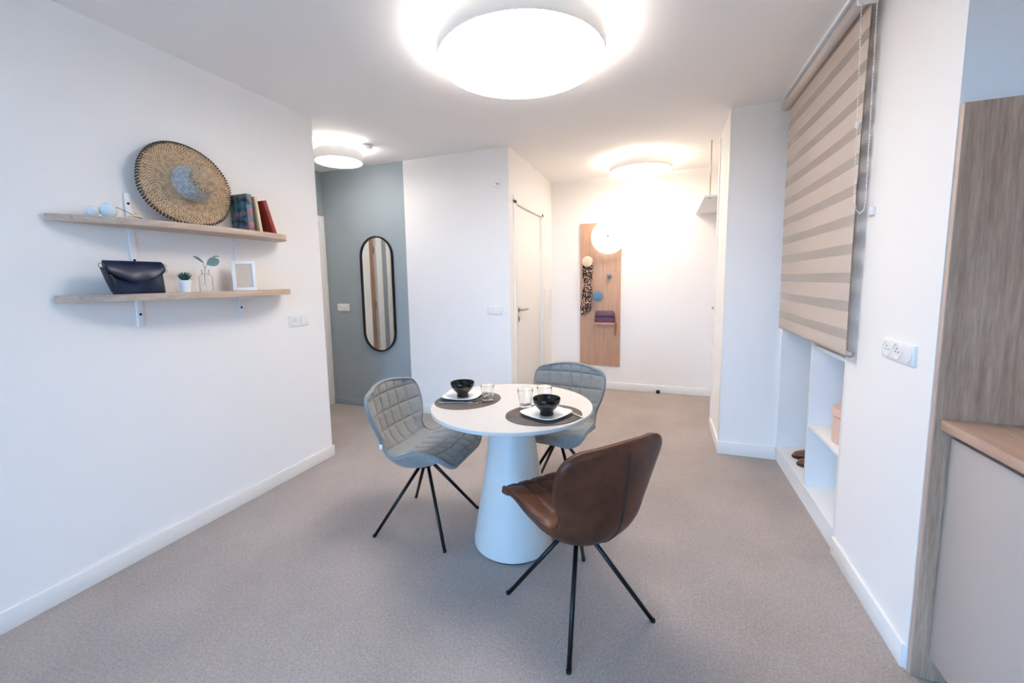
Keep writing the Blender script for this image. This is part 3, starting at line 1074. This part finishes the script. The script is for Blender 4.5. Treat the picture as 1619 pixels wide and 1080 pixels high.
ML = (( -0.925, 1.862, math.radians(58), 'oval woven taupe placemat before the grey chair on the left'),
      (-0.492, 1.757, math.radians(38), 'oval woven taupe placemat before the brown leather chair'))
for x, y, rot, lab in ML:
    m_ = prism('placemat', ellipse(.178, .148, rot), 0, .003, 'mat', None, bev=.0008)
    m_.location = (x, y, TZ)
    tag(m_, lab, 'placemat', 'placemats on the table')

def plate(label, loc, rz):
    t_ = thing('plate', label, 'plate', loc, rz, 'plates on the placemats')
    V, Fc = [], []
    levels = [(.02, .0), (.055, 0.0), (.062, .003), (.085, .009), (.0945, .013), (.096, .0145), (.094, .016), (.084, .0125), (.06, .006), (.02, .005)]
    n_ = 64
    for r, z in levels:
        pw = 2 + 3.0 * min(1, max(0, (r - .03) / .06))
        for (a, b) in ellipse(r, r, 0, n_, pw):
            lift = .006 * max(0, (math.hypot(a, b) / .096 - .95)) * (r > .07) * 3
            V.append((a, b, z + lift))
    for i in range(len(levels) - 1):
        for k in range(n_):
            k2 = (k + 1) % n_
            Fc.append((i * n_ + k, i * n_ + k2, (i + 1) * n_ + k2, (i + 1) * n_ + k))
    Fc.append(tuple(range(n_ - 1, -1, -1)))
    Fc.append(tuple((len(levels) - 1) * n_ + k for k in range(n_)))
    pd('dish', V, Fc, 'ceramic', t_, smooth=True)
    return t_
ZM = TZ + .003
P1 = (-0.972, 1.893)
P2 = (-0.479, 1.745)
plate('white square plate under the left black bowl', (P1[0], P1[1], ZM), math.radians(8))
plate('white square plate under the right black bowl', (P2[0], P2[1], ZM), math.radians(-24))

def bowl(label, x, y):
    o = lathe('bowl', [(0, 0), (.031, 0), (.032, .003), (.0295, .014), (.031, .020), (.044, .032), (.055, .047), (.061, .062), (.0625, .074), (.0615, .076), (.060, .074), (.0575, .06), (.050, .045), (.038, .030), (.02, .022), (0, .020)], 'bowl', None, 56)
    o.location = (x, y, ZM + .0062)
    return tag(o, label, 'bowl', None)
b1 = bowl('glossy black footed bowl nearer the left grey chair', P1[0], P1[1])
b2 = bowl('glossy black footed bowl nearer the brown chair', P2[0] + .004, P2[1] - .004)

def tumbler(label, x, y, z, r, h):
    def fac(p, rr, hh, a):
        if .12 * h < hh < .72 * h and rr > r * .7:
            q = 1 - .05 * abs(math.sin(a * 5))
            p.x *= q
            p.y *= q
        return p
    o = lathe('tumbler', [(0, 0), (r * .70, 0), (r * .72, .003), (r * .78, h * .2), (r * .88, h * .5), (r * .93, h * .68), (r * .97, h * .78), (r, h * .99), (r * .97, h), (r * .94, h * .97), (r * .90, h * .76), (r * .82, h * .5), (r * .68, h * .16), (0, h * .12)], 'glass', None, 50, fn=fac)
    o.location = (x, y, z)
    return tag(o, label, 'glass', 'clear glass tumblers')
tumbler('clear glass tumbler on the left placemat', -0.818, 1.866, ZM, .034, .084)
tumbler('clear glass tumbler left of the right black bowl', -0.603, 1.825, ZM, .038, .092)
tumbler('clear glass tumbler behind the right black bowl', -0.535, 1.92, TZ, .038, .088)

# cutlery
def fork(label, loc, rz):
    t_ = thing('fork', label, 'fork', loc, rz)
    V, Fc = [], []
    prof = [(-.10, .006, .002), (-.06, .005, .003), (0, .003, .007), (.04, .0035, .004), (.055, .010, .002), (.07, .012, .003)]
    for x, w_, z in prof:
        V += [(x, -w_, z), (x, w_, z), (x, w_, z + .0018), (x, -w_, z + .0018)]
    for i in range(len(prof) - 1):
        for k in range(4):
            Fc.append((i * 4 + k, i * 4 + (k + 1) % 4, i * 4 + 4 + (k + 1) % 4, i * 4 + 4 + k))
    Fc += [(0, 1, 2, 3), tuple(len(V) - 4 + k for k in range(4))]
    pd('handle', V, Fc, 'cutlery', t_)
    for k in range(4):
        y = -.0096 + k * .0064
        boxes('tine', [(.068, .10, y - .0017, y + .0017, .003, .0048)], 'cutlery', t_)
    return t_
def knife(label, loc, rz):
    t_ = thing('knife', label, 'knife', loc, rz)
    prism('handle', [(-.105, -.006), (-.10, -.0075), (0, -.006), (0, .006), (-.10, .0075), (-.105, .006)], .0005, .005, 'cutlery', t_, bev=.001)
    prism('blade', [(0, -.006), (.07, -.009), (.095, -.006), (.105, .004), (.10, .006), (0, .006)], .0015, .0028, 'cutlery', t_, smooth=False)
    return t_
fork('steel fork on the left placemat in front of the plate', (-0.942, 1.786, ZM), math.radians(16))
knife('steel knife between left plate and the tumbler', (-0.868, 1.905, ZM), math.radians(72))
knife('steel knife beside the right plate', (-0.392, 1.822, ZM), math.radians(-42 + 180))

# ------------------------------------------------------------------ chairs
def hermite(xs, ys, t_):
    xs, ys = np.array(xs, float), np.array(ys, float)
    m = np.gradient(ys, xs)
    t_ = np.clip(t_, xs[0], xs[-1])
    i = np.clip(np.searchsorted(xs, t_, side='right') - 1, 0, len(xs) - 2)
    h = xs[i + 1] - xs[i]
    s_ = (t_ - xs[i]) / h
    return (2 * s_**3 - 3 * s_**2 + 1) * ys[i] + (s_**3 - 2 * s_**2 + s_) * h * m[i] + (-2 * s_**3 + 3 * s_**2) * ys[i + 1] + (s_**3 - s_**2) * h * m[i + 1]

PV = [0, .06, .15, .26, .38, .49, .57, .64, .71, .80, .90, 1.0]
PY = [.262, .240, .185, .105, .012, -.070, -.128, -.172, -.198, -.220, -.238, -.246]
PZ = [.438, .458, .470, .464, .453, .449, .462, .497, .548, .620, .706, .785]
WV = [0, .012, .03, .06, .12, .22, .34, .45, .54, .60, .66, .74, .82, .89, .94, .97, .988, 1.0]
WW = [.140, .166, .184, .200, .218, .234, .230, .208, .190, .187, .196, .217, .230, .231, .221, .206, .188, .158]
LV = [0, .08, .18, .28, .40, .52, .60, .68, .78, .90, 1.0]
LL = [-.012, .004, .036, .052, .026, .004, .030, .058, .066, .056, .040]

def shell_pt(u, v):
    cy, cz = hermite(PV, PY, v), hermite(PV, PZ, v)
    e = 1e-3
    ty = hermite(PV, PY, v + e) - hermite(PV, PY, v - e)
    tz = hermite(PV, PZ, v + e) - hermite(PV, PZ, v - e)
    l_ = np.hypot(ty, tz)
    ty, tz = ty / l_, tz / l_
    ny, nz = tz, -ty
    w_ = hermite(WV, WW, v)
    lf_ = hermite(LV, LL, v) * np.abs(u) ** 2.2
    dip = np.where(v > .85, (v - .85) / .15, 0) ** 2 * .022 * u ** 2
    x = u * w_
    y = cy + ny * lf_
    z = cz + nz * lf_ - dip
    return x, y, z, ny, nz, ty, tz

def chair_meshes(mat):
    """returns dict of mesh data for the shell, forward = +x after the swap below"""
    res = {}
    def toV(x, y, z):
        return np.stack([y, -x, z], -1)       # forward +x, left +y
    # quilted inner surface
    NU = 110
    for nm, v0, v1, NV in (('seat', 0.0, .565, 110), ('backrest', .565, 1.0, 90)):
        u, v = np.meshgrid(np.linspace(-1, 1, NU + 1), np.linspace(v0, v1, NV + 1))
        x, y, z, ny, nz, ty, tz = shell_pt(u, v)
        arc = v * .70
        dx = np.abs(((x / .071) + .5) % 1 - .5) * .071
        dx = np.where(np.abs(x) > .19, 1, dx)
        if nm == 'seat':
            da = np.abs((((arc - .035) / .075) + .5) % 1 - .5) * .075
            da = np.where((arc > .235) | (arc < .02), 1, da)
            dx = np.where((arc > .30), 1, dx)
        else:
            da = np.abs((((arc - .415) / .078) + .5) % 1 - .5) * .078
            da = np.where((arc < .45) | (arc > .69), 1, da)
        dd = np.minimum(dx, da)
        disp = -.0055 * np.exp(-(dd / .0035) ** 2) - .0045 * np.exp(-(dd / .014) ** 2) + .004
        ed = np.minimum.reduce([(1 - np.abs(u)) * .2, np.where(nm == 'seat', v * .7, (1 - v) * .7)])
        disp = np.where(ed < .02, disp * (ed / .02), disp) + .006 * np.sin(np.clip(ed / .05, 0, 1) * PI / 2) - .001
        sj = np.abs(v - .565) * .7
        disp = disp - .007 * np.exp(-(sj / .007) ** 2)
        P = toV(x, y + ny * disp, z + nz * disp).reshape(-1, 3)
        Fc = []
        for j in range(NV):
            for i in range(NU):
                a = j * (NU + 1) + i
                Fc.append((a, a + NU + 1, a + NU + 2, a + 1))
        me = bpy.data.meshes.new(nm)
        me.from_pydata(P.tolist(), [], Fc)
        res[nm] = me
    # outer shell
    NU, NV = 44, 96
    u, v = np.meshgrid(np.linspace(-1, 1, NU + 1), np.linspace(0, 1, NV + 1))
    x, y, z, ny, nz, ty, tz = shell_pt(u, v)
    ex = hermite([0, .1, .22, .38, .5, .6, .72, .85, 1.0], [.0, .012, .045, .080, .082, .05, .02, .006, 0], v)
    th = .026 + ex * (1 - np.abs(u) ** 2.4)
    ox, oy, oz = x * (1 + .0 * u), y - ny * th, z - nz * th
    S_ = toV(x, y, z)
    O_ = toV(ox, oy, oz)
    V = O_.reshape(-1, 3).tolist()
    Fc = []
    for j in range(NV):
        for i in range(NU):
            a = j * (NU + 1) + i
            Fc.append((a, a + 1, a + NU + 2, a + NU + 1))
    per = [(0, i) for i in range(NU + 1)] + [(j, NU) for j in range(1, NV + 1)] + [(NV, i) for i in range(NU - 1, -1, -1)] + [(j, 0) for j in range(NV - 1, 0, -1)]
    n_ = len(per)
    cen = np.array(V).mean(0)
    rows = [[j * (NU + 1) + i for j, i in per]]
    loopS = np.array([S_[j, i] for j, i in per])
    loopO = np.array([O_[j, i] for j, i in per])
    tang = np.roll(loopS, -1, 0) - np.roll(loopS, 1, 0)
    nrm = loopS - loopO
    out = np.cross(nrm, tang)
    out /= np.linalg.norm(out, axis=1)[:, None] + 1e-9
    # make 'out' point away from the patch
    inner = np.array([S_[min(max(j, int(NV * .18)), int(NV * .84)), NU // 2] for j, i in per])
    sg_ = np.sign(((loopS - inner) * out).sum(1))
    sg_[sg_ == 0] = 1
    out *= sg_[:, None]
    for f, o in ((.25, .008), (.5, .011), (.75, .009), (1.0, .0)):
        base = len(V)
        V += (loopO + (loopS - loopO) * f + out * o).tolist()
        rows.append(list(range(base, base + n_)))
    for a, b in zip(rows[:-1], rows[1:]):
        for k in range(n_):
            k2 = (k + 1) % n_
            Fc.append((a[k], b[k], b[k2], a[k2]))
    me = bpy.data.meshes.new('outer_shell')
    me.from_pydata(V, [], Fc)
    bm = bmesh.new()
    bm.from_mesh(me)
    bmesh.ops.recalc_face_normals(bm, faces=bm.faces)
    bm.to_mesh(me)
    bm.free()
    res['outer_shell'] = me
    pipe = loopS + out * .003 + (loopS - loopO) * .02
    V, Fc = tube_data([Vector(p) for p in pipe], .0042, 6, True)
    me = bpy.data.meshes.new('piping')
    me.from_pydata([tuple(p) for p in V], [], Fc)
    res['piping'] = me
    seams = []
    for uu in (0.0,):
        vv = np.linspace(.52, .97, 40)
        x, y, z, ny, nz, ty, tz = shell_pt(np.full(40, uu), vv)
        ex = hermite([0, .1, .22, .38, .5, .6, .72, .85, 1.0], [.0, .012, .045, .080, .082, .05, .02, .006, 0], vv)
        th = .026 + ex * (1 - abs(uu) ** 2.4)
        P = toV(x, y - ny * th, z - nz * th)
        V, Fc = tube_data([Vector(p) for p in P], .0036, 6)
        me = bpy.data.meshes.new('back_seam')
        me.from_pydata([tuple(p) for p in V], [], Fc)
        seams.append(me)
    res['seams'] = seams
    return res

CM = chair_meshes(None)
def make_chair(label, loc, rz, mat, seam):
    c = thing('dining_chair', label, 'chair', loc, rz, 'dining chairs around the table')
    def add(me, m, nm):
        me = me.copy()
        me.materials.clear()
        me.materials.append(M[m])
        for p in me.polygons:
            p.use_smooth = True
        return link(bpy.data.objects.new(nm, me), c)
    add(CM['seat'], mat, 'seat')
    bk = add(CM['backrest'], mat, 'backrest')
    os_ = add(CM['outer_shell'], mat, 'outer_shell')
    q = add(CM['piping'], mat, 'piping')
    q.parent = os_
    for sm in CM['seams']:
        q = add(sm, seam, 'back_seam')
        q.parent = os_
    lathe('hub', [(0, .326), (.026, .326), (.030, .330), (.030, .352), (0, .352)], 'black', c, 28)
    for sx, sy in ((1, 1), (1, -1), (-1, 1), (-1, -1)):
        lg = tube('leg', [(sx * .026, sy * .026, .335), (sx * .205, sy * .205, .006)], [.0095, .0085], 'black', c, 12)
        lathe('foot_glide', [(0, 0), (.009, 0), (.0095, .010), (0, .012)], 'hole', lg, 12, org=(sx * .207, sy * .207, 0))
    q = shell_pt(np.array([1.0]), np.array([.60]))
    tx, ty_, tz_ = float(q[1][0]), float(-q[0][0]), float(q[2][0])
    box('maker_tag', (tx - .022, tx - .006, ty_ - .0150, ty_ - .0085, tz_ - .012, tz_ + .012), 'white', c)
    return c
chA = make_chair('grey quilted fabric chair left of the table, facing right', (-1.195, 1.87, 0), .03, 'tweed', 'seam')
chC = make_chair('brown quilted leather chair in front of the table, seen from behind', (-0.297, 1.545, 0), math.atan2(.64, -.77), 'brown', 'seam')
chB = copy_tree(chA)
chB.location = (-0.580, 2.405, 0)
chB.rotation_euler = (0, 0, math.radians(-97))
chB['label'] = 'grey quilted fabric chair behind the table, facing the camera'

# ------------------------------------------------------------------ built-in open wardrobe behind the blind
wd = thing('open_wardrobe', 'white built in wardrobe with divider and shelves behind the blind', 'wardrobe', (XR, 2.285, 0))
D = .60
WY = YC - 2.285
box('plinth', (.004, .022, .002, WY - .002, 0, .095), 'carcass', wd)
box('bottom_board', (.0, D, .002, WY - .002, .095, .113), 'carcass', wd, bev=.001)
box('back_panel', (D - .008, D, .002, WY - .002, .113, ZC - .002), 'carcass', wd)
box('side_panel', (0, D - .008, WY - .020, WY - .002, .113, ZC - .002), 'carcass', wd)
box('side_panel', (0, D - .008, .002, .020, .113, ZC - .002), 'carcass', wd)
YD = .475
box('divider', (0.004, D - .008, YD, YD + .019, .113, ZC - .002), 'carcass', wd, bev=.001)
for z in (.468, .930):
    box('shelf', (.006, D - .008, .020, YD, z, z + .019), 'carcass', wd, bev=.001)
for z in np.arange(.52, .93, .064):
    lathe('pin_hole', [(0, 0), (.0035, 0), (.0035, .0006), (0, .0006)], 'hole', wd, 10, axis='-y', org=(.20, YD, float(z)))
lathe('pin_hole', [(0, 0), (.0035, 0), (.0035, .0006), (0, .0006)], 'hole', wd, 10, axis='-y', org=(.20, YD, .455))

# shoes
def shoe(label, loc, rz):
    t_ = thing('shoe', label, 'shoe', loc, rz, 'brown shoes in the wardrobe')
    V, Fc = [], []
    L = .27
    n_, sg2 = 22, 18
    for i in range(n_ + 1):
        f = i / n_
        x = (f - .5) * L
        w_ = float(np.interp(f, [0, .06, .2, .4, .65, .82, .94, 1], [.018, .031, .036, .034, .045, .047, .034, .010]))
        h_ = float(np.interp(f, [0, .08, .3, .5, .62, .8, .93, 1], [.055, .085, .082, .078, .066, .048, .038, .020]))
        yo = .006 * math.sin(PI * f)
        for k in range(sg2):
            a = 2 * PI * k / sg2
            cz = math.sin(a)
            zz = .014 + (h_ - .014) * (.5 + .5 * cz) if cz > -.9 else .014
            V.append((x, yo + w_ * math.cos(a) * (1 if cz < .2 else 1 - .35 * (cz - .2) ** 1.2), zz))
    for i in range(n_):
        for k in range(sg2):
            k2 = (k + 1) % sg2
            Fc.append((i * sg2 + k, i * sg2 + k2, (i + 1) * sg2 + k2, (i + 1) * sg2 + k))
    Fc.append(tuple(range(sg2 - 1, -1, -1)))
    Fc.append(tuple(n_ * sg2 + k for k in range(sg2)))
    pd('upper', V, Fc, 'shoe', t_, smooth=True)
    so = []
    for s2 in (1, -1):
        rng = range(n_ + 1) if s2 == 1 else range(n_, -1, -1)
        for i in rng:
            f = i / n_
            w_ = float(np.interp(f, [0, .06, .2, .4, .65, .82, .94, 1], [.019, .032, .036, .033, .045, .047, .034, .012]))
            so.append(((f - .5) * (L + .006), .006 * math.sin(PI * f) + s2 * w_))
    prism('sole', so, 0, .015, 'sole', t_, smooth=False)
    for k in range(3):
        tube('lace', [(.015 + .018 * k, -.012, .077 - .007 * k), (.018 + .018 * k, .004, .081 - .007 * k), (.015 + .018 * k, .020, .077 - .007 * k)], .0018, 'sole', t_, 5)
    return t_
shoe('brown leather shoe in the wardrobe, nearer the pier', (XR + .188, 3.195, .113), PI + .10)
shoe('brown leather shoe in the wardrobe, nearer the divider', (XR + .182, 3.06, .113), PI + .04)
# round box
rb = thing('round_box', 'round blush hat box with lid on the middle wardrobe shelf', 'box', (XR + .130, 2.475, .487))
lathe('body', [(0, 0), (.098, 0), (.1, .002), (.1, .14), (0, .14)], 'pinkbox', rb, 48)
lathe('lid', [(.1015, .14), (.104, .141), (.104, .175), (.100, .181), (0, .184)], 'pinkbox', rb, 48)
lathe('lid_gap', [(.1002, .136), (.1008, .136), (.1008, .141), (.1002, .141)], 'tan', rb, 48, closed=True)

# ------------------------------------------------------------------ zebra roller blind
XB = XR - .024
BY0, BY1 = 2.165, 3.325
ZT, ZBOT = 2.440, 0.975
bl = thing('roller_blind', 'beige striped day and night roller blind before the wardrobe', 'blind', (XB, BY0, 0))
LB = BY1 - BY0
box('head_rail', (-.060, -.022, 0, LB, ZC - .020, ZC), 'steel_white', bl, bev=.002)
tb_ = tube('roller', [(-.043, .012, ZT), (-.043, LB - .012, ZT)], .0235, 'tube', bl, 24)
box('end_bracket', (-.072, .0, -.014, .010, ZT - .032, ZC - .002), 'white', bl, bev=.008)
box('end_bracket', (-.068, -.016, LB - .010, LB + .004, ZT - .026, ZC - .002), 'white', bl, bev=.004)
PER = .1235
OPQ = .0775
def sheet(name, z0, z1, xoff, mat, far=0.0):
    V, Fc = [], []
    ny_, nz_ = 10, 3
    th = .0008
    for lay in (0, 1):
        for j in range(nz_ + 1):
            z = z0 + (z1 - z0) * j / nz_
            for i in range(ny_ + 1):
                y = .018 + (LB - .036) * i / ny_
                sway = .003 * math.sin(5 * i / ny_ + z * 3)
                V.append((xoff + sway + lay * th, y, z))
    g_ = (ny_ + 1) * (nz_ + 1)
    for lay in (0, 1):
        for j in range(nz_):
            for i in range(ny_):
                a = lay * g_ + j * (ny_ + 1) + i
                q = (a, a + 1, a + ny_ + 2, a + ny_ + 1)
                Fc.append(q[::-1] if lay == 0 else q)
    per = [i for i in range(ny_ + 1)] + [j * (ny_ + 1) + ny_ for j in range(1, nz_ + 1)] + [nz_ * (ny_ + 1) + i for i in range(ny_ - 1, -1, -1)] + [j * (ny_ + 1) for j in range(nz_ - 1, 0, -1)]
    for k in range(len(per)):
        a, b = per[k], per[(k + 1) % len(per)]
        Fc.append((a, b, b + g_, a + g_))
    return pd(name, V, Fc, mat, bl, smooth=False)
z = ZBOT + .022
nb = 0
while z < ZT - .03:
    z1 = min(z + (OPQ - .022 if nb == 0 else OPQ), ZT)
    sheet('opaque_band', z, z1, -.0195, 'band')
    z = z1
    if z < ZT - .02:
        z1 = min(z + PER - OPQ, ZT)
        sheet('sheer_band', z, z1, -.0195, 'sheer')
        z = z1
    nb += 1
# lower loop: fabric turns round the bottom bar
pts = []
for k in range(15):
    a = PI + PI * k / 14
    pts.append((.0168 * math.cos(a) - .0027, .022 * math.sin(a) + ZBOT + .022))
V, Fc = [], []
for (x, z_) in pts:
    V += [(x, .018, z_), (x, LB - .018, z_)]
for i in range(len(pts) - 1):
    Fc.append((2 * i, 2 * i + 1, 2 * i + 3, 2 * i + 2))
lo = pd('bottom_loop', V, Fc, 'band', bl, smooth=True)
tube('bottom_bar', [(-.003, .020, ZBOT + .016), (-.003, LB - .020, ZBOT + .016)], .010, 'tube', lo, 12)
# bead chain
def chain(pts_, name):
    V, Fc = [], []
    ptl = []
    L_ = 0
    for a, b in zip(pts_[:-1], pts_[1:]):
        a, b = Vector(a), Vector(b)
        n_ = max(2, int((b - a).length / .012))
        ptl += [a + (b - a) * k / n_ for k in range(n_)]
    bm = bmesh.new()
    for p in ptl:
        r_ = bmesh.ops.create_icosphere(bm, subdivisions=1, radius=.0030, matrix=Matrix.Translation(p))
    v2, f2 = tube_data(ptl, .0010, 5)
    bv = [bm.verts.new(q) for q in v2]
    for f in f2:
        bm.faces.new([bv[q] for q in f])
    return frombm(name, bm, 'white', bl, smooth=True)
ch = chain([(-.062, -.018, ZT - .03), (-.040, -.018, 1.64), (-.030, -.018, 1.600), (-.018, -.018, 1.588), (-.006, -.018, 1.60), (-.002, -.018, 1.63), (-.012, -.018, ZT - .03)], 'bead_chain')
tag(ch, 'white bead chain', kind='stuff')
tn = box('chain_tensioner', (.010, .0238, -.045, -.005, 1.575, 1.610), 'white', bl, bev=.004)
box('chain_joiner', (-.054, -.044, -.022, -.014, 1.93, 1.955), 'white', ch, bev=.002)

# ------------------------------------------------------------------ kitchen corner
pn = thing('wood_end_panel', 'tall grey brown wood panel at the kitchen end', 'panel', (XR + .002, 1.648, 0))
box('panel_face', (.003, .79, -.019, 0, 0, 1.822), 'panel', pn)
box('panel_edge', (0, .003, -.019, 0, 0, 1.822), 'pedge', pn)
ct = box('worktop', (.818, 1.598, -0.98, 1.630, .853, .884), 'counter', bev=.0015)
tag(ct, 'oak kitchen worktop against the grey brown wood panel', 'worktop')
kc = thing('base_cabinet', 'greige flat front kitchen base cabinet under the oak worktop', 'cabinet', (.845, 1.630, 0))
box('carcass', (.022, .745, -.60, -.001, .10, .852), 'darkgap', kc)
box('door', (0, .019, -.597, -.004, .085, .829), 'front', kc, bev=.0015)
box('toe_kick', (.05, .066, -.60, -.001, 0, .10), 'toe', kc)
for i, y in enumerate((1.029, .428, -.173)):
    k2 = copy_tree(kc)
    k2.location = (.845, y, 0)
    k2['label'] = ['greige base cabinet second from the wood panel', 'greige base cabinet third from the wood panel', 'greige base cabinet farthest from the wood panel'][i]
    k2['group'] = 'greige base cabinets'
kc['group'] = 'greige base cabinets'
